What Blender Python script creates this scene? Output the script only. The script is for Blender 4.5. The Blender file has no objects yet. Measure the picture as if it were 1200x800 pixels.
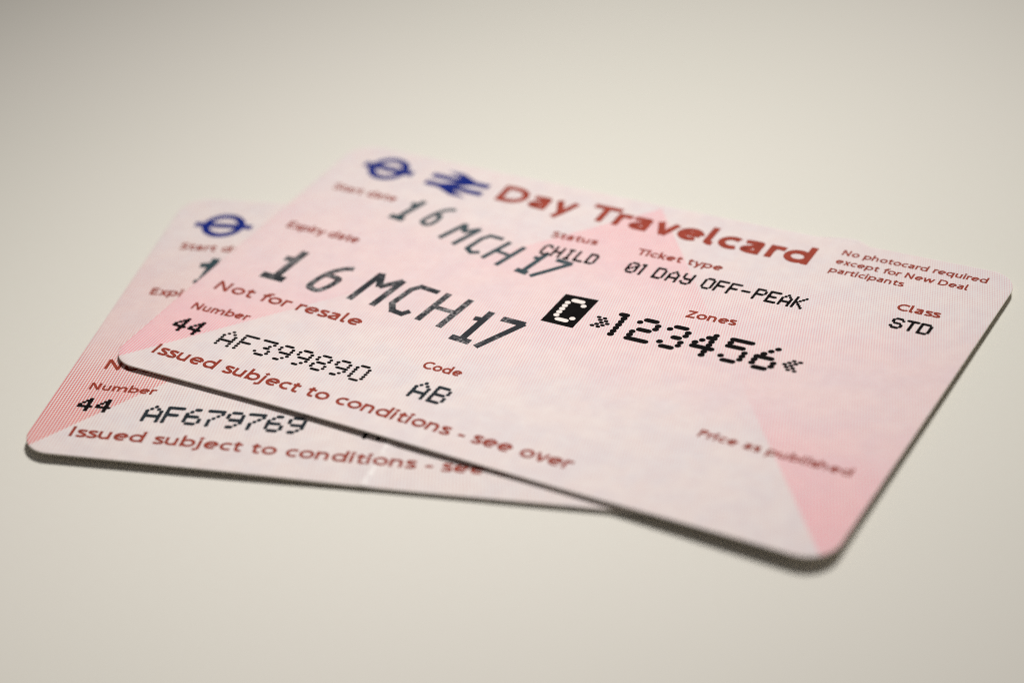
import bpy, math, random
from mathutils import Matrix, Vector

# ------------------------------------------------------------------ camera, light, exposure
scene = bpy.context.scene
COL = scene.collection
MM = 0.001
CX, CY = 43.0, 27.0                      # middle of the upper ticket becomes the world origin

cam_data = bpy.data.cameras.new("camera")
cam = bpy.data.objects.new("camera", cam_data)
COL.objects.link(cam)
R = [[0.87099656, 0.4849441, -0.07870329],
     [0.21572451, -0.52144188, -0.82556726],
     [-0.44139317, 0.70208802, -0.55878841]]
rot = Matrix(((R[0][0], -R[1][0], -R[2][0]),
              (R[0][1], -R[1][1], -R[2][1]),
              (R[0][2], -R[1][2], -R[2][2])))
m = rot.to_4x4()
m.translation = Vector(((154.9452133 - CX) * MM, (-161.7097980 - CY) * MM, 146.8275309 * MM))
cam.matrix_world = m
cam_data.sensor_width = 36.0
cam_data.lens = 84.0
cam_data.clip_start = 0.01
cam_data.clip_end = 50.0
cam_data.dof.use_dof = True
cam_data.dof.focus_distance = 0.2615
cam_data.dof.aperture_fstop = 10.8
cam_data.dof.aperture_blades = 0
scene.camera = cam

world = bpy.data.worlds.new("World")
scene.world = world
world.use_nodes = True
bg = world.node_tree.nodes["Background"]
bg.inputs[0].default_value = (1.0, 0.955, 0.92, 1)
bg.inputs[1].default_value = 0.115


def lamp(name, loc, target, watts, color, angle, blend, radius):
    d = bpy.data.lights.new(name, 'SPOT')
    d.energy = watts
    d.color = color
    d.spot_size = math.radians(angle)
    d.spot_blend = blend
    d.shadow_soft_size = radius
    o = bpy.data.objects.new(name, d)
    COL.objects.link(o)
    o.location = loc
    o.rotation_euler = (Vector(target) - Vector(loc)).to_track_quat('-Z', 'Y').to_euler()
    return o


lamp("back_spot", (-0.03, 0.36, 0.54), (-0.009, -0.002, 0), 29.3, (1.0, 0.985, 0.955), 23.6, 1.0, 0.10)  # unseen light from behind, cone narrowed to imitate the lens's corner darkening

scene.view_settings.view_transform = 'Standard'
scene.view_settings.look = 'None'
scene.view_settings.exposure = 0.0
scene.view_settings.gamma = 1.0
scene.render.engine = 'CYCLES'
scene.cycles.use_denoising = False
scene.cycles.denoiser = 'OPENIMAGEDENOISE'
scene.cycles.denoising_input_passes = 'RGB_ALBEDO_NORMAL'
scene.cycles.max_bounces = 8
scene.cycles.filter_width = 1.05

# ------------------------------------------------------------------ node helper


class Ex:
    """a scalar in a node tree with arithmetic"""

    def __init__(self, nt, s):
        self.nt, self.s = nt, s

    def op(self, kind, *a, clamp=False):
        n = self.nt.nodes.new("ShaderNodeMath")
        n.operation = kind
        n.use_clamp = clamp
        for i, v in enumerate((self,) + a):
            if isinstance(v, Ex):
                self.nt.links.new(v.s, n.inputs[i])
            else:
                n.inputs[i].default_value = v
        return Ex(self.nt, n.outputs[0])

    def __add__(self, o): return self.op('ADD', o)
    def __radd__(self, o): return self.op('ADD', o)
    def __sub__(self, o): return self.op('SUBTRACT', o)
    def __rsub__(self, o): return (self * -1.0) + o
    def __mul__(self, o): return self.op('MULTIPLY', o)
    def __rmul__(self, o): return self.op('MULTIPLY', o)
    def sin(self): return self.op('SINE')
    def absv(self): return self.op('ABSOLUTE')
    def mn(self, o): return self.op('MINIMUM', o)
    def mx(self, o): return self.op('MAXIMUM', o)

    def ramp(self, a, b, lo=0.0, hi=1.0):
        n = self.nt.nodes.new("ShaderNodeMapRange")
        n.interpolation_type = 'SMOOTHSTEP'
        n.clamp = True
        self.nt.links.new(self.s, n.inputs[0])
        for i, v in enumerate((a, b, lo, hi)):
            n.inputs[i + 1].default_value = v
        return Ex(self.nt, n.outputs[0])


def new_mat(name):
    mt = bpy.data.materials.new(name)
    mt.use_nodes = True
    return mt, mt.node_tree, mt.node_tree.nodes["Principled BSDF"]


def noise(nt, vec, scale, detail=3.0, rough=0.5):
    n = nt.nodes.new("ShaderNodeTexNoise")
    n.inputs["Scale"].default_value = scale
    n.inputs["Detail"].default_value = detail
    n.inputs["Roughness"].default_value = rough
    nt.links.new(vec, n.inputs["Vector"])
    return Ex(nt, n.outputs[0])


def mix(nt, fac, a, b):
    n = nt.nodes.new("ShaderNodeMix")
    n.data_type = 'RGBA'
    nt.links.new(fac.s, n.inputs[0])
    for sock, v in ((n.inputs[6], a), (n.inputs[7], b)):
        if isinstance(v, tuple):
            sock.default_value = v + (1,)
        else:
            nt.links.new(v, sock)
    return n.outputs[2]


def object_coord(nt):
    return nt.nodes.new("ShaderNodeTexCoord").outputs["Object"]


def bump(nt, bsdf, height, dist, strength):
    b = nt.nodes.new("ShaderNodeBump")
    b.inputs["Distance"].default_value = dist
    b.inputs["Strength"].default_value = strength
    nt.links.new(height.s, b.inputs["Height"])
    nt.links.new(b.outputs[0], bsdf.inputs["Normal"])


PAPER = (0.745, 0.685, 0.650)


def printed_face(name, pink, deep, period, period_y, shift, grid, contrast, crease=False):
    """pale ticket stock with a big two-tone triangle printed as fine woven lines (UV in mm)"""
    mt, nt, bs = new_mat(name)
    uv = nt.nodes.new("ShaderNodeUVMap")
    uv.uv_map = "print_mm"
    sp = nt.nodes.new("ShaderNodeSeparateXYZ")
    nt.links.new(uv.outputs[0], sp.inputs[0])
    x = Ex(nt, sp.outputs[0]) - shift[0]
    y = Ex(nt, sp.outputs[1]) - shift[1]
    soft = noise(nt, uv.outputs[0], 0.16, 2.0)
    mott = noise(nt, uv.outputs[0], 0.55, 4.0, 0.6)
    # inside the triangle: apex (42.4, 53), feet (0.3, 1.2) and (84.6, 1.0)
    left = (x - 0.3) * 1.23 - (y - 1.2)
    right = (84.6 - x) * 1.236 - (y - 1.0)
    inside = left.mn(right).ramp(-0.25, 0.25)
    yy = y + (soft - 0.5) * 9.0
    c_in = yy.ramp(10.0, 27.0, 0.0, 0.16) + yy.ramp(30.0, 47.0, 0.0, 0.19)
    c_out = yy.ramp(2.0, 27.0, deep, 0.16) - yy.ramp(32.0, 47.0, 0.0, 0.15)
    cov = c_out + (c_in - c_out) * inside
    cov = cov + (mott - 0.5) * 0.10 + 0.03
    fan = x + x * y * 0.0055                  # the fine lines fan out towards one end
    sx = (fan * (2 * math.pi / period) + (mott - 0.5) * 0.6).sin()
    sy = (y * (2 * math.pi / period_y)).sin()
    line = 1.0 + sx * contrast + sy * grid
    fac = (cov * line + sx * 0.10 + sy * 0.06 + 0.03).op('ADD', 0.0, clamp=True)
    cloud = noise(nt, uv.outputs[0], 0.22, 4.0, 0.65).ramp(0.36, 0.66)
    stock = mix(nt, cloud, PAPER, (0.70, 0.66, 0.650))
    col = mix(nt, fac, stock, pink)
    # the stock's own weave, printed as hair-thin mauve lines both ways
    weave = (sx.ramp(0.1, 1.0) * 0.20 + sy.ramp(0.1, 1.0) * 0.15) * (mott.ramp(0.30, 0.62) * 0.7 + 0.3)
    col = mix(nt, weave, col, (0.42, 0.24, 0.25))
    # faint grey handling marks
    fleck = noise(nt, uv.outputs[0], 2.6, 5.0, 0.7).ramp(0.58, 0.80, 0.0, 0.18)
    col = mix(nt, fleck, col, (0.55, 0.50, 0.47))
    if crease:      # the fold has cracked the coating: a thin pale worn line
        wob = (noise(nt, uv.outputs[0], 0.5, 3.0) - 0.5) * 0.9
        dist = (x - y * 0.09 - 37.8 + wob).absv()
        worn = dist.ramp(0.10, 0.42, 0.55, 0.0) * noise(nt, uv.outputs[0], 1.3, 3.0).ramp(0.35, 0.60)
        col = mix(nt, worn, col, (0.92, 0.89, 0.85))
    nt.links.new(col, bs.inputs["Base Color"])
    bs.inputs["Roughness"].default_value = 0.6
    bs.inputs["Specular IOR Level"].default_value = 0.15
    bump(nt, bs, noise(nt, uv.outputs[0], 3.0, 4.0), 0.00002, 0.25)
    return mt


def plain(name, color, rough, spec=0.3, var=0.0, scale=900.0):
    mt, nt, bs = new_mat(name)
    if var:
        n = noise(nt, object_coord(nt), scale, 4.0, 0.6)
        lo = tuple(c * (1 - var) for c in color)
        hi = tuple(min(1.0, c * (1 + var)) for c in color)
        nt.links.new(mix(nt, n.ramp(0.25, 0.75), lo, hi), bs.inputs["Base Color"])
    else:
        bs.inputs["Base Color"].default_value = color + (1,)
    bs.inputs["Roughness"].default_value = rough
    bs.inputs["Specular IOR Level"].default_value = spec
    return mt


def stamp_ink(name, dark, light, amount):
    """rubbed printer ink, the stock grinning through in small specks"""
    mt, nt, bs = new_mat(name)
    oc = object_coord(nt)
    a = noise(nt, oc, 2600.0, 3.0, 0.7).ramp(0.43, 0.62)
    b = noise(nt, oc, 330.0, 2.0).ramp(0.40, 0.64)
    nt.links.new(mix(nt, a * b * amount, dark, light), bs.inputs["Base Color"])
    bs.inputs["Roughness"].default_value = 0.75
    bs.inputs["Specular IOR Level"].default_value = 0.10
    return mt


M_FRONT = printed_face("printed_pink_stock", (0.88, 0.30, 0.35), 0.52, 0.36, 0.34, (0.0, 0.0), 0.45, 0.85)
M_REAR = printed_face("printed_red_pink_stock", (0.70, 0.20, 0.18), 0.66, 0.37, 0.34, (0.5, -0.3), 0.55, 1.0, True)
M_EDGE = plain("ticket_edge_stock", (0.82, 0.76, 0.66), 0.8, 0.1, 0.12)
M_RED = plain("brick_red_ink", (0.275, 0.043, 0.025), 0.75, 0.08, 0.18, 1500.0)
M_TITLE = plain("title_red_ink", (0.31, 0.050, 0.030), 0.75, 0.08, 0.12, 900.0)
M_BLUE = plain("navy_blue_ink", (0.005, 0.016, 0.17), 0.75, 0.08, 0.15, 900.0)
M_BLACK = plain("black_dot_ink", (0.006, 0.005, 0.005), 0.8, 0.03, 0.3, 1500.0)
M_SLATE = plain("dark_slate_dot_ink", (0.022, 0.028, 0.034), 0.8, 0.03, 0.3, 1500.0)
M_STAMP = stamp_ink("rubbed_grey_ink", (0.024, 0.027, 0.032), (0.36, 0.33, 0.33), 0.75)
M_STAMP2 = stamp_ink("slate_grey_ink", (0.030, 0.056, 0.066), (0.20, 0.20, 0.21), 0.35)
M_PAPER = plain("bare_ticket_stock", (0.82, 0.72, 0.67), 0.55, 0.25)

# ------------------------------------------------------------------ table


def table_material():
    mt, nt, bs = new_mat("cream_laminate")
    oc = object_coord(nt)
    a = noise(nt, oc, 9.0, 3.0).ramp(0.3, 0.7)
    b = noise(nt, oc, 900.0, 3.0, 0.6)
    col = mix(nt, a, (0.680, 0.656, 0.584), (0.694, 0.660, 0.598))
    col = mix(nt, b.ramp(0.3, 0.75, 0.0, 0.10), col, (0.64, 0.58, 0.51))
    nt.links.new(col, bs.inputs["Base Color"])
    bs.inputs["Roughness"].default_value = 0.6
    bs.inputs["Specular IOR Level"].default_value = 0.15
    bump(nt, bs, noise(nt, oc, 700.0, 3.0), 0.00002, 0.15)
    return mt


def box_mesh(name, x0, x1, y0, y1, z0, z1):
    v = [(x, y, z) for z in (z0, z1) for y in (y0, y1) for x in (x0, x1)]
    f = [(0, 2, 3, 1), (4, 5, 7, 6), (0, 1, 5, 4), (2, 6, 7, 3), (0, 4, 6, 2), (1, 3, 7, 5)]
    me = bpy.data.meshes.new(name)
    me.from_pydata(v, [], f)
    return me


tab = bpy.data.objects.new("table_surface", box_mesh("table_surface", -0.7, 0.7, -0.55, 0.95, -0.03, 0.0))
COL.objects.link(tab)
tab.data.materials.append(table_material())
tab["kind"] = "structure"

# ------------------------------------------------------------------ the two tickets: bent cards
W, H, THICK, RAD = 86.0, 54.0, 0.18, 3.5


def bil(c, u, v):
    return (c[0][0] * (1 - u) * (1 - v) + c[1][0] * u * (1 - v) + c[2][0] * (1 - u) * v + c[3][0] * u * v,
            c[0][1] * (1 - u) * (1 - v) + c[1][1] * u * (1 - v) + c[2][1] * (1 - u) * v + c[3][1] * u * v)


class Card:
    def __init__(self, w, h, height, place, skew, arch=0.0):
        self.arch = arch
        self.w, self.h, self.height, self.place, self.skew = w, h, height, place, skew

    def at(self, x, y, lift=0.0):
        """card millimetres -> world metres, on the (bent) face"""
        z = self.height(x, y) + lift
        c, s = math.cos(self.place[2]), math.sin(self.place[2])
        X = self.place[0] + c * x - s * y
        Y = self.place[1] + s * x + c * y
        return ((X - CX) * MM, (Y - CY) * MM, z * MM)


def h_front(x, y):
    u, v = x / W, y / H
    return (1.36 * (1 - u) * (1 - v) + 1.52 * u * (1 - v) + 0.92 * (1 - u) * v + 0.90 * u * v
            + 0.2 * ((2 * u - 1) ** 2 - 1) - 0.30 * math.exp(-((x - 55) / 17) ** 2) * max(0.0, 1 - v * 1.6))


def h_rear(x, y):
    u, v = x / W, y / H
    cx = 38.3 + 0.09 * y
    sag = 0.22 * math.exp(-((x - cx - 3) / 14) ** 2) * max(0.0, min(1.0, 1 - v * 1.3))
    ridge = 0.085 * math.exp(-((x - cx) / 0.7) ** 2)
    hump = 0.20 * math.exp(-((x - 60) / 11) ** 2 - ((y - 36) / 8) ** 2)
    return (1.0 * (1 - u) * (1 - v) + 0.36 * u * (1 - v) + 0.32 * (1 - u) * v + 0.29 * u * v - sag + ridge + hump)


FRONT = Card(86.0, 54.0, h_front, (0.0, 0.0, 0.0), [(-0.17, 0.72), (0.05, -0.40), (0.11, -0.90), (0.0, 0.60)], 0.65)
REAR = Card(86.0, 53.1, h_rear, (0.92794785, -16.52346764, 0.27378779), [(0.0, 0.1), (0.0, -1.15), (0.0, -0.1), (-1.7, -0.8)])


def card_mesh(name, card, face_mat, nx, ny):
    w, h, r = card.w, card.h, RAD
    rows = [r * (1 - math.cos(math.radians(a))) for a in range(0, 90, 9)]
    rows += [r + (h - 2 * r) * i / ny for i in range(ny + 1)]
    rows += [h - r * (1 - math.cos(math.radians(a))) for a in range(81, -1, -9)]
    cols = [i / nx for i in range(nx + 1)]
    # finer columns where the round corners are
    def pos(i, j, e):
        y = rows[j]
        dy = max(0.0, r - y, y - (h - r))
        inx = r - math.sqrt(max(0.0, r * r - dy * dy))
        x = inx + (w - 2 * inx) * cols[i]
        if e:   # inset towards the middle
            x = w / 2 + (x - w / 2) * (1 - 2 * e / w)
            y = h / 2 + (y - h / 2) * (1 - 2 * e / h)
        return x, y
    verts, faces, uvs, mats = [], [], [], []
    NX, NY = len(cols), len(rows)

    def put(i, j, e, down):
        x, y = pos(i, j, e)
        dx, dy = bil(card.skew, x / w, y / h)
        u, v = x / w, y / h
        dy += card.arch * 4 * u * (1 - u) * max(0.0, 1 - 1.5 * v)      # near edge trimmed a touch hollow
        X, Y = x + dx, y + dy
        verts.append(card.at(X, Y, -down))
        uvs.append((X, Y))
        return len(verts) - 1
    top = [[put(i, j, 0.10, 0.0) for i in range(NX)] for j in range(NY)]
    bot = [[put(i, j, 0.05, THICK) for i in range(NX)] for j in range(NY)]
    for j in range(NY - 1):
        for i in range(NX - 1):
            faces.append((top[j][i], top[j][i + 1], top[j + 1][i + 1], top[j + 1][i])); mats.append(0)
            faces.append((bot[j][i], bot[j + 1][i], bot[j + 1][i + 1], bot[j][i + 1])); mats.append(1)
    loop = [(i, 0) for i in range(NX)] + [(NX - 1, j) for j in range(1, NY)]
    loop += [(i, NY - 1) for i in range(NX - 2, -1, -1)] + [(0, j) for j in range(NY - 2, 0, -1)]
    rings = [[top[j][i] for i, j in loop]]
    for e, d in ((0.03, 0.025), (0.0, 0.085), (0.0, THICK - 0.04), (0.018, THICK - 0.012)):
        rings.append([put(i, j, e, d) for i, j in loop])
    rings.append([bot[j][i] for i, j in loop])
    n = len(loop)
    for k in range(len(rings) - 1):
        for a in range(n):
            b = (a + 1) % n
            faces.append((rings[k][a], rings[k + 1][a], rings[k + 1][b], rings[k][b]))
            mats.append(0 if k == 0 else 1)
    me = bpy.data.meshes.new(name)
    me.from_pydata(verts, [], faces)
    me.materials.append(face_mat)
    me.materials.append(M_EDGE)
    lay = me.uv_layers.new(name="print_mm")
    for p in me.polygons:
        p.material_index = mats[p.index]
        p.use_smooth = True
        for li in p.loop_indices:
            lay.data[li].uv = uvs[me.loops[li].vertex_index]
    return me


def ticket(card, face_mat, label, nx, ny):
    root = bpy.data.objects.new("paper_ticket", None)
    COL.objects.link(root)
    root.empty_display_size = 0.01
    x, y, z = card.at(card.w / 2, card.h / 2, -THICK)
    root.location = (x, y, z)
    root["label"] = label
    root["category"] = "ticket"
    root["group"] = "paper tickets lying on the table"
    add_part("card_stock", card_mesh("card_stock", card, face_mat, nx, ny), root)
    return root


def add_part(name, me, root):
    o = bpy.data.objects.new(name, me)
    COL.objects.link(o)
    o.parent = root
    o.matrix_parent_inverse = Matrix.Translation(-root.location)
    return o


front = ticket(FRONT, M_FRONT, "upper pale pink ticket with its whole printed face showing, lying across another ticket", 110, 70)
rear = ticket(REAR, M_REAR, "lower reddish pink ticket mostly covered, only its left end and front edge showing", 170, 60)

# ------------------------------------------------------------------ printing


class Ink:
    """flat ink shapes in card millimetres, laid on the bent face of one card"""

    def __init__(self, card, lift=0.008):
        self.card, self.lift, self.v, self.f = card, lift, [], []

    def poly(self, pts, level=0):
        b = len(self.v)
        for x, y in pts:
            self.v.append(self.card.at(x, y, self.lift + level * 0.0006))
        self.f.append(tuple(range(b, b + len(pts))))

    def capsule(self, x0, x1, y, w, h, slope=0.0, level=0):
        pts = []
        rx, ry = w / 2, h / 2
        for k in range(11):
            a = -math.pi / 2 + math.pi * k / 10
            pts.append((x1 + rx * math.cos(a), y + ry * math.sin(a)))
        for k in range(11):
            a = math.pi / 2 + math.pi * k / 10
            pts.append((x0 + rx * math.cos(a), y + ry * math.sin(a)))
        self.poly([(px, py + slope * (px - x0)) for px, py in pts], level)

    def stroke(self, pts, w, closed=False, level=0, round_ends=False):
        """constant-width ribbon; sharp corners become separate pieces"""
        if not closed and len(pts) > 2:
            for k in range(1, len(pts) - 1):
                a = Vector(pts[k]) - Vector(pts[k - 1])
                b = Vector(pts[k + 1]) - Vector(pts[k])
                if a.length > 0 and b.length > 0 and a.angle(b) > math.radians(48):
                    e1 = Vector(pts[k]) + a.normalized() * w * 0.38
                    s2 = Vector(pts[k]) - b.normalized() * w * 0.38
                    self.stroke(pts[:k] + [tuple(e1)], w, False, level, round_ends)
                    self.stroke([tuple(s2)] + pts[k + 1:], w, False, level + 1, round_ends)
                    return
        # resample long runs so the ribbon follows the bend
        P = [Vector(pts[0])]
        seq = list(pts[1:]) + ([pts[0]] if closed else [])
        for q in seq:
            q = Vector(q)
            n = max(1, int((q - P[-1]).length / 0.8))
            a = P[-1].copy()
            for k in range(1, n + 1):
                P.append(a.lerp(q, k / n))
        if closed:
            P.pop()
        n = len(P)
        L, Rr = [], []
        for k in range(n):
            pa = P[k - 1] if (k > 0 or closed) else P[k]
            pb = P[(k + 1) % n] if (k < n - 1 or closed) else P[k]
            d1 = (P[k] - pa).normalized() if (P[k] - pa).length > 1e-9 else (pb - P[k]).normalized()
            d2 = (pb - P[k]).normalized() if (pb - P[k]).length > 1e-9 else d1
            d = (d1 + d2).normalized()
            nrm = Vector((-d.y, d.x))
            s = w / 2 / max(0.5, nrm.dot(Vector((-d1.y, d1.x))))
            L.append(P[k] + nrm * s)
            Rr.append(P[k] - nrm * s)
        b = len(self.v)
        z = self.lift + level * 0.0006
        for k in range(n):
            self.v.append(self.card.at(L[k].x, L[k].y, z))
            self.v.append(self.card.at(Rr[k].x, Rr[k].y, z))
        for k in range(n if closed else n - 1):
            a, c = b + 2 * k, b + 2 * ((k + 1) % n)
            self.f.append((a + 1, c + 1, c, a))
        if round_ends and not closed:
            for P0, lv in ((P[0], 3), (P[-1], 4)):
                self.poly([(P0.x + w / 2 * math.cos(t), P0.y + w / 2 * math.sin(t))
                           for t in [2 * math.pi * i / 12 for i in range(12)]], level + lv)

    def build(self, name, mat, root):
        me = bpy.data.meshes.new(name)
        me.from_pydata(self.v, [], self.f)
        me.materials.append(mat)
        return add_part(name, me, root)


# -- humanist single-width lettering, cap height 1, drawn as strokes
def arc(cx, cy, rx, ry, a0, a1, n=12):
    return [(cx + rx * math.cos(math.radians(a0 + (a1 - a0) * k / n)),
             cy + ry * math.sin(math.radians(a0 + (a1 - a0) * k / n))) for k in range(n + 1)]


def spline(p, n=4):
    q = [p[0]] + list(p) + [p[-1]]
    out = []
    for i in range(1, len(q) - 2):
        for k in range(n):
            t = k / n
            out.append(tuple(0.5 * (2 * q[i][c] + (q[i + 1][c] - q[i - 1][c]) * t
                                    + (2 * q[i - 1][c] - 5 * q[i][c] + 4 * q[i + 1][c] - q[i + 2][c]) * t * t
                                    + (3 * q[i][c] - q[i - 1][c] - 3 * q[i + 1][c] + q[i + 2][c]) * t ** 3)
                             for c in (0, 1)))
    return out + [p[-1]]


def glyph(ch, w):
    """-> (list of (points, closed)), advance, [diamonds])"""
    h, X, A, Dn = w / 2, 0.755, 1.06, -0.27
    rx, ry, c = 0.36 - h, X / 2 - h, 0.36
    ring = arc(c, X / 2, rx, ry, 0, 345, 23)
    S = lambda *s: [(list(p), False) for p in s]
    if ch == 'D':
        return S([(h, 0), (h, 1)], [(h, 1 - h), (.36, 1 - h)] + arc(.36, .5, .46 - h, .5 - h, 90, -90)[1:] + [(h, h)]), .92, []
    if ch == 'T':
        return S([(0, 1 - h), (.74, 1 - h)], [(.37, 1 - h), (.37, 0)]), .74, []
    if ch == 'N':
        return S([(h, 0), (h, 1)], [(.74 - h, 0), (.74 - h, 1)], [(h * .8, .99), (.74 - h * .8, .01)]), .90, []
    if ch == 'S':
        return S(spline([(.53, .82), (.42, 1 - h), (.28, 1.01 - h), (.14, .90), (.09, .75), (.16, .62), (.31, .52),
                         (.47, .41), (.53, .27), (.46, .12), (.31, h - .01), (.17, h), (.05, .18)])), .68, []
    if ch == 'E':
        return S([(h, 0), (h, 1)], [(h, 1 - h), (.54, 1 - h)], [(h, .52), (.49, .52)], [(h, h), (.56, h)]), .68, []
    if ch == 'I':
        return S([(h, 0), (h, 1)]), .36, []
    if ch == 'C':
        return S(arc(.48, .5, .48 - h, .5 - h, 48, 312, 20)), .84, []
    if ch == 'Z':
        return S([(.03, 1 - h), (.62, 1 - h)], [(.55, 1 - h), (.09, h)], [(.02, h), (.64, h)]), .72, []
    if ch == 'P':
        return S([(h, 0), (h, 1)], [(h, 1 - h), (.34, 1 - h)] + arc(.34, .73, .25 - h, .27 - h, 90, -90)[1:] + [(h, .46 + h)]), .66, []
    if ch == 'o':
        return [(ring, True)], .78, []
    if ch == 'a':
        return S(spline([(.07, .62), (.18, X - h), (.30, X - h + .005), (.44, .64), (.56 - h, .48)]) + [(.56 - h, 0)],
                 [(.56 - h, .44), (.34, .44)] + arc(.30, .225, .30 - h, .225 - h, 100, 270)[1:] + [(.42, .11), (.56 - h, .22)]), .70, []
    if ch == 'b':
        return [([(h, 0), (h, A)], False), (ring, True)], .79, []
    if ch == 'd':
        return [([(.72 - h, 0), (.72 - h, A)], False), (ring, True)], .84, []
    if ch == 'p':
        return [([(h, Dn), (h, X)], False), (ring, True)], .79, []
    if ch == 'q':
        return [([(.72 - h, Dn), (.72 - h, X)], False), (ring, True)], .84, []
    if ch == 'c':
        return S(arc(c, X / 2, rx, ry, 52, 308, 18)), .64, []
    if ch == 'e':
        return S([(h, X / 2 + .01), (.72 - h, X / 2 + .01)], arc(c, X / 2, rx, ry, 2, 312, 20)), .77, []
    if ch == 'f':
        return S([(.19, 0), (.19, .74)] + arc(.42, .74, .23, .28 - h, 180, 78)[1:], [(.02, X - h), (.40, X - h)]), .44, []
    if ch == 'h':
        return S([(h, 0), (h, A)], [(h, .40)] + arc(.31, .44, .31 - h, X - .44 - h, 170, 0)[1:] + [(.62 - h, 0)]), .76, []
    if ch == 'i':
        return S([(h, 0), (h, X)]), .32, [(h, .92)]
    if ch == 'j':
        return S([(h + .05, X), (h + .05, -.05)] + arc(-.10, -.05, .15 + h, .22 - h, 0, -85)[1:]), .36, [(h + .05, .92)]
    if ch == 'k':
        return S([(h, 0), (h, A)], [(h, .26), (.50, X)], [(.20, .42), (.53, 0)]), .62, []
    if ch == 'l':
        return S([(h, A), (h, .18)] + arc(.26, .18, .26 - h, .18 - h * .9, 180, 275)[1:]), .38, []
    if ch == 'm':
        return S([(h, 0), (h, X)],
                 [(h, .42)] + arc(.28, .44, .28 - h, X - .44 - h, 170, 0)[1:] + [(.56 - h, 0)],
                 [(.56 - h, .42)] + arc(.76, .44, .28 - h, X - .44 - h, 170, 0)[1:] + [(1.04 - h, 0)]), 1.16, []
    if ch == 'n':
        return S([(h, 0), (h, X)], [(h, .40)] + arc(.31, .44, .31 - h, X - .44 - h, 170, 0)[1:] + [(.62 - h, 0)]), .76, []
    if ch == 'r':
        return S([(h, 0), (h, X)], spline([(h, .40), (.16, .61), (.28, X - h), (.42, X - h * 1.2)])), .46, []
    if ch == 's':
        return S(spline([(.44, .62), (.33, X - h - .01), (.22, X - h + .005), (.10, .64), (.08, .54), (.17, .44), (.31, .36),
                         (.42, .25), (.41, .13), (.29, h - .01), (.17, h - .01), (.03, .14)])), .54, []
    if ch == 't':
        return S([(.19, .90), (.19, .22)] + spline([(.20, .16), (.26, h), (.35, h - .01), (.44, .10)]), [(.02, X - h), (.42, X - h)]), .52, []
    if ch == 'u':
        return S([(h, X), (h, .30)] + arc(.31, .30, .31 - h, .30 - h, 180, 350)[1:], [(.62 - h, X), (.62 - h, 0)]), .76, []
    if ch == 'v':
        return S([(h * .7, X), (.30, .02)], [(.60 - h * .7, X), (.30, .02)]), .64, []
    if ch == 'w':
        return S([(h * .7, X), (.25, .02)], [(.25, .02), (.47, X - .02)], [(.47, X - .02), (.69, .02)], [(.69, .02), (.94 - h * .7, X)]), .98, []
    if ch == 'x':
        return S([(h * .8, X), (.56 - h * .8, 0)], [(.56 - h * .8, X), (h * .8, 0)]), .62, []
    if ch == 'y':
        return S([(h * .7, X), (.31, .04)], [(.62 - h * .7, X), (.32, .02), (.20, Dn)]), .66, []
    if ch == '-':
        return S([(.03, .34), (.36, .34)]), .42, []
    return [], .40, []


def lettering(card, root, name, text, x0, y0, x1, y1, cap, w=0.17, mat=None, lift=0.008):
    total, last = 0.0, 0.0
    for ch in text:
        last = glyph(ch, w)[1]
        total += last - 0.045
    total -= 0.03
    sx = (x1 - x0) / total
    ang = math.atan2(y1 - y0, x1 - x0)
    ca, sa = math.cos(ang), math.sin(ang)
    ink = Ink(card, lift)
    pen = 0.0
    wm = w * (sx * 0.2 + cap * 0.8)

    def tr(p):
        a, b = (pen + p[0]) * sx, p[1] * cap
        return (x0 + ca * a - sa * b, y0 + sa * a + ca * b)
    for ch in text:
        st, adv, dia = glyph(ch, w)
        for k, (pts, closed) in enumerate(st):
            ink.stroke([tr(p) for p in pts], wm, closed, level=k * 2)
        for (dx, dy) in dia:
            q = w * 0.74
            ink.poly([tr((dx - q, dy)), tr((dx, dy - q)), tr((dx + q, dy)), tr((dx, dy + q))], 5)
        pen += adv - 0.045
    return ink.build(name, mat or M_RED, root)


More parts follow.
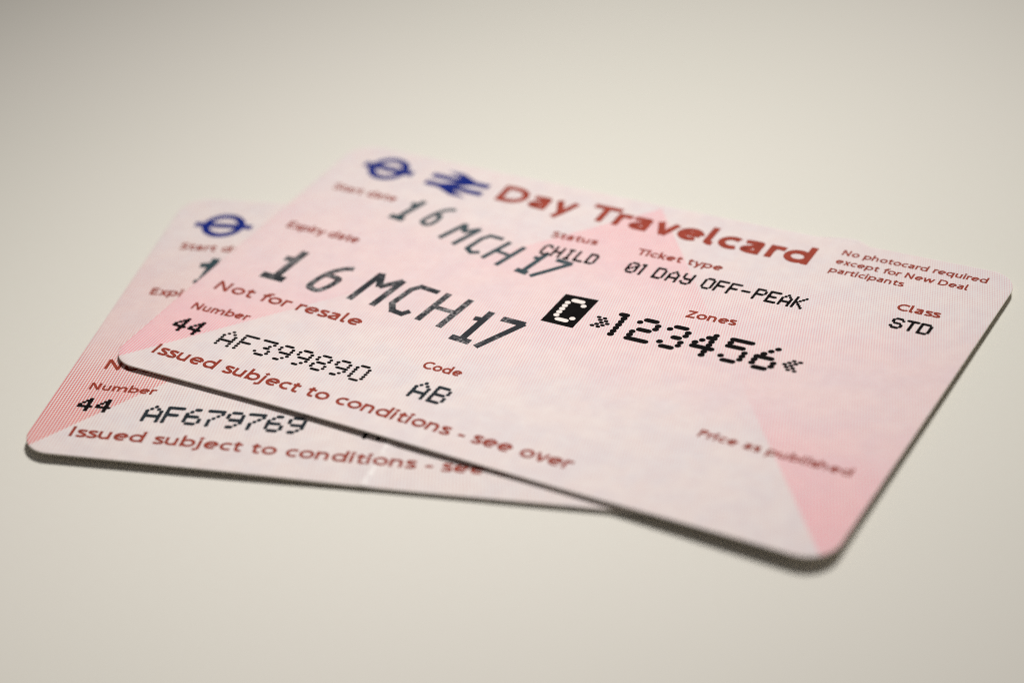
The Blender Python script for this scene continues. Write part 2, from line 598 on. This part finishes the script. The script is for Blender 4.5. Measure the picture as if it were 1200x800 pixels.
# -- dot matrix characters
DOT = {
    'A': "..#.. .#.#. #...# #...# ##### #...# #...#", 'F': "##### #.... #.... ####. #.... #.... #....",
    'B': "####. #...# #...# ####. #...# #...# ####.", '3': "##### ....# ...#. ..##. ....# #...# .###.",
    '9': ".###. #...# #...# .#### ....# ...#. .##..", '8': ".###. #...# #...# .###. #...# #...# .###.",
    '0': ".###. #...# #...# #...# #...# #...# .###.", '6': "..##. .#... #.... ####. #...# #...# .###.",
    '7': "##### ....# ...#. ..#.. .#... .#... .#...", '4': "...#. ..##. .#.#. #..#. ##### ...#. ...#.",
    'O': ".###. #...# #...# #...# #...# #...# .###.", 'z': ".###. #...# #..## #.#.# ##..# #...# .###.",
    'D': "####. #...# #...# #...# #...# #...# ####.", 'Y': "#...# #...# #...# .#### ....# #...# .###.",
    'P': "####. #...# #...# ####. #.... #.... #....", 'E': "##### #.... #.... ####. #.... #.... #####",
    'K': "#...# #..#. #.#.. ##... #.#.. #..#. #...#", '-': "..... ..... ..... ####. ..... ..... .....",
    'C': ".###. #...# #.... #.... #.... #...# .###.", 'H': "#...# #...# #...# ##### #...# #...# #...#",
    'I': ".###. ..#.. ..#.. ..#.. ..#.. ..#.. .###.", 'L': "#.... #.... #.... #.... #.... #.... #####",
    'S': ".###. #...# #.... .###. ....# #...# .###.", 'T': "##### ..#.. ..#.. ..#.. ..#.. ..#.. ..#..",
    'i': "..##. ...#. ...#. ...#. ...#. ...#. ...#.", '1': "..##. ...#. ...#. ...#. ...#. ...#. ...#.",
    '2': ".###. #...# ....# .###. #.... #.... #####", 't': ".###. #...# ....# ..##. ....# #...# .###.",
    '5': "##### #.... ####. ....# ....# #...# .###.", 's': "...#. ..#.. .#... ####. #...# #...# .###.",
    '»': "#.#.. .#.#. ..#.# .#.#. #.#..", '«': "..#.# .#.#. #.#.. .#.#. ..#.#",
}


def dots(ink, text, x0, y0, pitch, colp, rowp, dw, dh, slope=0.0):
    rnd = random.Random(text + str(x0))
    for n, ch in enumerate(text):
        if ch == ' ':
            continue
        rows = DOT[ch].split()
        bx = x0 + n * pitch
        for r, row in enumerate(rows):
            y = y0 + (len(rows) - 1 - r) * rowp + dh / 2 + slope * (bx - x0) + rnd.uniform(-.012, .012)
            a = 0
            while a < len(row):
                if row[a] != '#':
                    a += 1
                    continue
                b = a
                while b + 1 < len(row) and row[b + 1] == '#':
                    b += 1
                g = rnd.uniform(0.95, 1.05)
                ink.capsule(bx + dw / 2 + a * colp, bx + dw / 2 + b * colp, y, dw * g, dh * g, slope, level=r % 3)
                a = b + 1
    return ink


def dot_text(card, root, name, text, x0, y0, pitch, colp, rowp, dw, dh, slope=0.0, mat=None, lift=0.012):
    return dots(Ink(card, lift), text, x0, y0, pitch, colp, rowp, dw, dh, slope).build(name, mat or M_BLACK, root)


# -- logos
def roundel(card, root, cx, cy, half, ro, th, bar):
    ink = Ink(card)
    ink.stroke(arc(cx, cy, ro - th / 2, ro - th / 2, 0, 352, 45), th, True)
    ink.stroke([(cx - half, cy), (cx + half, cy)], bar, False, 2)
    return ink.build("roundel_logo", M_BLUE, root)


def double_arrow(card, root, x0, yt, k):
    ink = Ink(card)
    t = lambda X, Y: (x0 + X * k, yt - Y * k)
    wd = 7.6 * k
    ink.stroke([t(0, 12.4), t(62, 12.4)], wd, False, 0)
    ink.stroke([t(0, 26.6), t(62, 26.6)], wd, False, 1)
    # the zigzag, cut level at top and bottom like the real mark
    def band(a, b, level):
        (xa, ya), (xb, yb) = a, b
        hw = 3.7 / abs((yb - ya) / math.hypot(xb - xa, yb - ya))
        ink.poly([t(xa - hw, ya), t(xa + hw, ya), t(xb + hw, yb), t(xb - hw, yb)], level)
    band((19.8, 0.0), (39.3, 9.25), 2)
    band((46.0, 12.4), (16.0, 26.6), 3)
    band((22.7, 29.8), (42.2, 39.0), 4)
    return ink.build("double_arrow_logo", M_BLUE, root)


# -- date stamps, strokes in card millimetres
BIG = [([(6.05, 22.35), (9.25, 22.30)], .95), ([(7.85, 22.4), (8.25, 28.45)], .85), ([(6.65, 26.35), (8.0, 26.45)], .80),
       (spline([(15.55, 27.45), (14.5, 27.0), (13.5, 25.9), (12.85, 24.3), (12.6, 22.5), (13.25, 22.0), (14.1, 21.95),
                (14.75, 23.0), (15.15, 24.6), (14.6, 25.05), (13.3, 25.15)], 3), .68),
       ([(18.4, 21.75), (19.1, 27.9)], .72), ([(19.1, 27.9), (20.25, 25.3)], .72), ([(20.25, 25.3), (22.25, 27.5)], .72), ([(22.25, 27.5), (21.5, 21.65)], .72),
       ([(27.25, 26.95), (24.75, 27.2), (24.0, 26.3), (23.45, 23.0), (24.25, 21.7), (25.6, 21.5), (26.2, 22.35)], .66),
       ([(27.8, 21.15), (28.5, 27.2)], .68), ([(30.75, 20.8), (31.45, 27.05)], .68), ([(28.15, 24.2), (31.1, 24.05)], .58),
       ([(32.95, 19.75), (35.55, 19.55)], .80), ([(34.35, 19.8), (34.85, 25.8)], .72), ([(33.55, 23.95), (34.7, 24.05)], .66),
       ([(36.5, 25.05), (39.45, 25.0)], .78), ([(39.35, 25.1), (36.5, 19.05)], .68)]
SMALL = [([(13.05, 39.40), (15.1, 39.2)], .68), ([(14.15, 39.4), (15.35, 43.8)], .58), ([(14.05, 42.75), (15.2, 42.7)], .60),
         (spline([(19.85, 43.5), (19.0, 43.2), (18.2, 42.3), (17.6, 40.8), (17.4, 39.7), (18.1, 39.25), (18.7, 39.7),
                  (18.9, 40.8), (18.75, 41.6), (17.95, 41.6)], 3), .46),
         ([(21.15, 37.25), (22.6, 41.2)], .50), ([(22.6, 41.2), (23.15, 39.5)], .50), ([(23.15, 39.5), (24.8, 40.8)], .50), ([(24.8, 40.8), (23.35, 36.6)], .50),
         ([(28.4, 39.85), (26.6, 39.95), (25.95, 39.0), (25.4, 36.5), (26.3, 35.85), (27.2, 36.3)], .46),
         ([(28.05, 35.3), (29.5, 39.6)], .48), ([(30.3, 34.55), (31.6, 39.25)], .48), ([(28.85, 37.35), (30.95, 36.95)], .42),
         ([(32.9, 34.65), (34.55, 34.4)], .62), ([(33.85, 34.7), (34.75, 39.2)], .50), ([(33.6, 37.75), (34.45, 37.75)], .46),
         ([(36.3, 38.25), (38.45, 38.05)], .54), ([(38.35, 38.1), (35.1, 34.0)], .48)]


def stamp(card, root, name, strokes, mat, move=(0, 0), lift=0.009):
    ink = Ink(card, lift)
    for k, (pts, w) in enumerate(strokes):
        ink.stroke([(x + move[0], y + move[1]) for x, y in pts], w, False, (k % 6) * 1.0, False)
    return ink.build(name, mat, root)


# ------------------------------------------------------------------ upper ticket
f = (FRONT, front)
roundel(*f, 7.06, 48.9, 3.5, 2.62, 1.0, 1.12)
double_arrow(*f, 12.88, 51.35, 0.1285)
lettering(*f, "title_lettering", "Day Travelcard", 22.65, 47.45, 63.45, 47.95, 3.6, 0.222, M_TITLE)
lettering(*f, "notice_line", "No photocard required", 65.85, 51.45, 83.0, 51.75, 1.12, 0.195)
lettering(*f, "notice_line", "except for New Deal", 65.85, 49.52, 81.45, 49.60, 1.12, 0.195)
lettering(*f, "notice_line", "participants", 65.85, 47.58, 74.65, 47.72, 1.12, 0.195)
lettering(*f, "class_heading", "Class", 75.65, 43.1, 80.6, 43.25, 1.36, 0.205)
lettering(*f, "status_heading", "Status", 33.15, 42.45, 39.0, 42.82, 1.30, 0.205)
lettering(*f, "ticket_type_heading", "Ticket type", 44.1, 42.80, 54.75, 43.18, 1.32, 0.205)
lettering(*f, "zones_heading", "Zones", 55.05, 33.12, 60.85, 33.60, 1.42, 0.205)
lettering(*f, "start_date_heading", "Start date", 3.05, 42.15, 11.85, 42.35, 1.30, 0.205)
lettering(*f, "expiry_date_heading", "Expiry date", 2.75, 32.27, 12.7, 32.40, 1.45, 0.205)
lettering(*f, "resale_line", "Not for resale", 2.5, 17.5, 22.4, 17.42, 1.80, 0.19)
lettering(*f, "number_heading", "Number", 2.55, 12.97, 10.03, 13.42, 1.36, 0.205)
lettering(*f, "code_heading", "Code", 33.05, 13.2, 37.8, 13.35, 1.40, 0.205)
lettering(*f, "conditions_line", "Issued subject to conditions - see over", 3.68, 3.87, 56.2, 3.62, 1.85, 0.19)
lettering(*f, "price_line", "Price as published", 65.72, 13.67, 82.85, 13.2, 1.28, 0.21)
stamp(*f, "expiry_date_stamp", [(p, q * 1.22) for p, q in BIG], M_STAMP)
stamp(*f, "start_date_stamp", [(p, q * 1.38) for p, q in SMALL], M_STAMP2)
dot_text(*f, "status_text", "CHILD", 33.55, 38.6, 1.46, .225, .312, .38, .42, .03, M_BLACK, .018)
t = Ink(FRONT, .012)
for word, wx, wp in (("z", 44.42, 1), ("i", 45.42, 1), ("DAY", 47.85, 1.70), ("OFF-PEAK", 53.85, 1.56)):
    dots(t, word, wx, 38.88 + (wx - 44.4) * .019, wp, .262, .325, .38, .43, .019)
t.build("ticket_type_text", M_BLACK, front)
dot_text(*f, "class_text", "STD", 76.1, 39.58, 1.58, .27, .29, .42, .42, .0)
dot_text(*f, "ticket_number_prefix", "44", 2.62, 8.5, 2.04, .32, .385, .56, .46, .0)
dot_text(*f, "ticket_number", "AF399890", 9.15, 8.08, 2.47, .385, .435, .49, .40, .004)
dot_text(*f, "code_text", "AB", 34.2, 8.0, 2.40, .385, .435, .50, .52, .0, M_SLATE)
z = Ink(FRONT, .012)
dots(z, "12t45s", 46.98, 26.65, 3.62, .55, .655, .78, .74, .012)
dots(z, "»", 46.05, 27.55, 2, .36, .43, .60, .47)
dots(z, "«", 68.55, 27.8, 2, .36, .43, .60, .47)
z.build("zone_numbers", M_BLACK, front)
b = Ink(FRONT, .010)
for i in range(4):
    for j in range(6):
        q = []
        for (di, dj) in ((0, 0), (1, 0), (1, 1), (0, 1)):
            uu, vv = (i + di) / 4, (j + dj) / 6
            q.append(bil([(40.62, 26.42), (44.62, 26.45), (40.70, 32.25), (44.78, 32.52)], uu, vv))
        b.poly(q)
panel = b.build("child_panel", M_BLACK, front)
cmark = dots(Ink(FRONT, .016), "C", 41.40, 27.12, 2, .50, .665, .68, .62).build("child_letter", M_PAPER, front)
cmark.parent = panel
cmark.matrix_parent_inverse = Matrix.Identity(4)

# ------------------------------------------------------------------ lower ticket
r = (REAR, rear)
roundel(*r, 6.85, 46.95, 3.62, 2.66, 0.98, 1.02)
lettering(*r, "start_date_heading", "Start date", 3.2, 41.15, 13.0, 41.15, 1.40, 0.205)
lettering(*r, "expiry_date_heading", "Expiry date", 3.22, 31.1, 14.4, 31.1, 1.45, 0.205)
lettering(*r, "resale_line", "Not for resale", 3.65, 15.85, 23.6, 15.85, 1.85, 0.19)
lettering(*r, "number_heading", "Number", 3.45, 11.88, 11.15, 11.8, 1.30, 0.205)
lettering(*r, "conditions_line", "Issued subject to conditions - see over", 4.58, 3.28, 57.1, 3.1, 1.80, 0.19)
stamp(*r, "start_date_stamp", [([(7.5, 34.5), (9.8, 34.3)], .75), ([(8.4, 34.4), (8.6, 39.6)], 1.05), ([(7.1, 37.9), (8.5, 38.2)], 1.0)], M_STAMP2)
dot_text(*r, "ticket_number_prefix", "44", 3.4, 7.85, 2.08, .32, .345, .56, .42, .0)
dot_text(*r, "ticket_number", "AF679769", 11.25, 6.9, 2.29, .40, .42, .50, .56, .006, M_SLATE)
dot_text(*r, "code_text", "AB", 35.9, 7.3, 2.40, .385, .435, .50, .50, .0, M_BLACK)
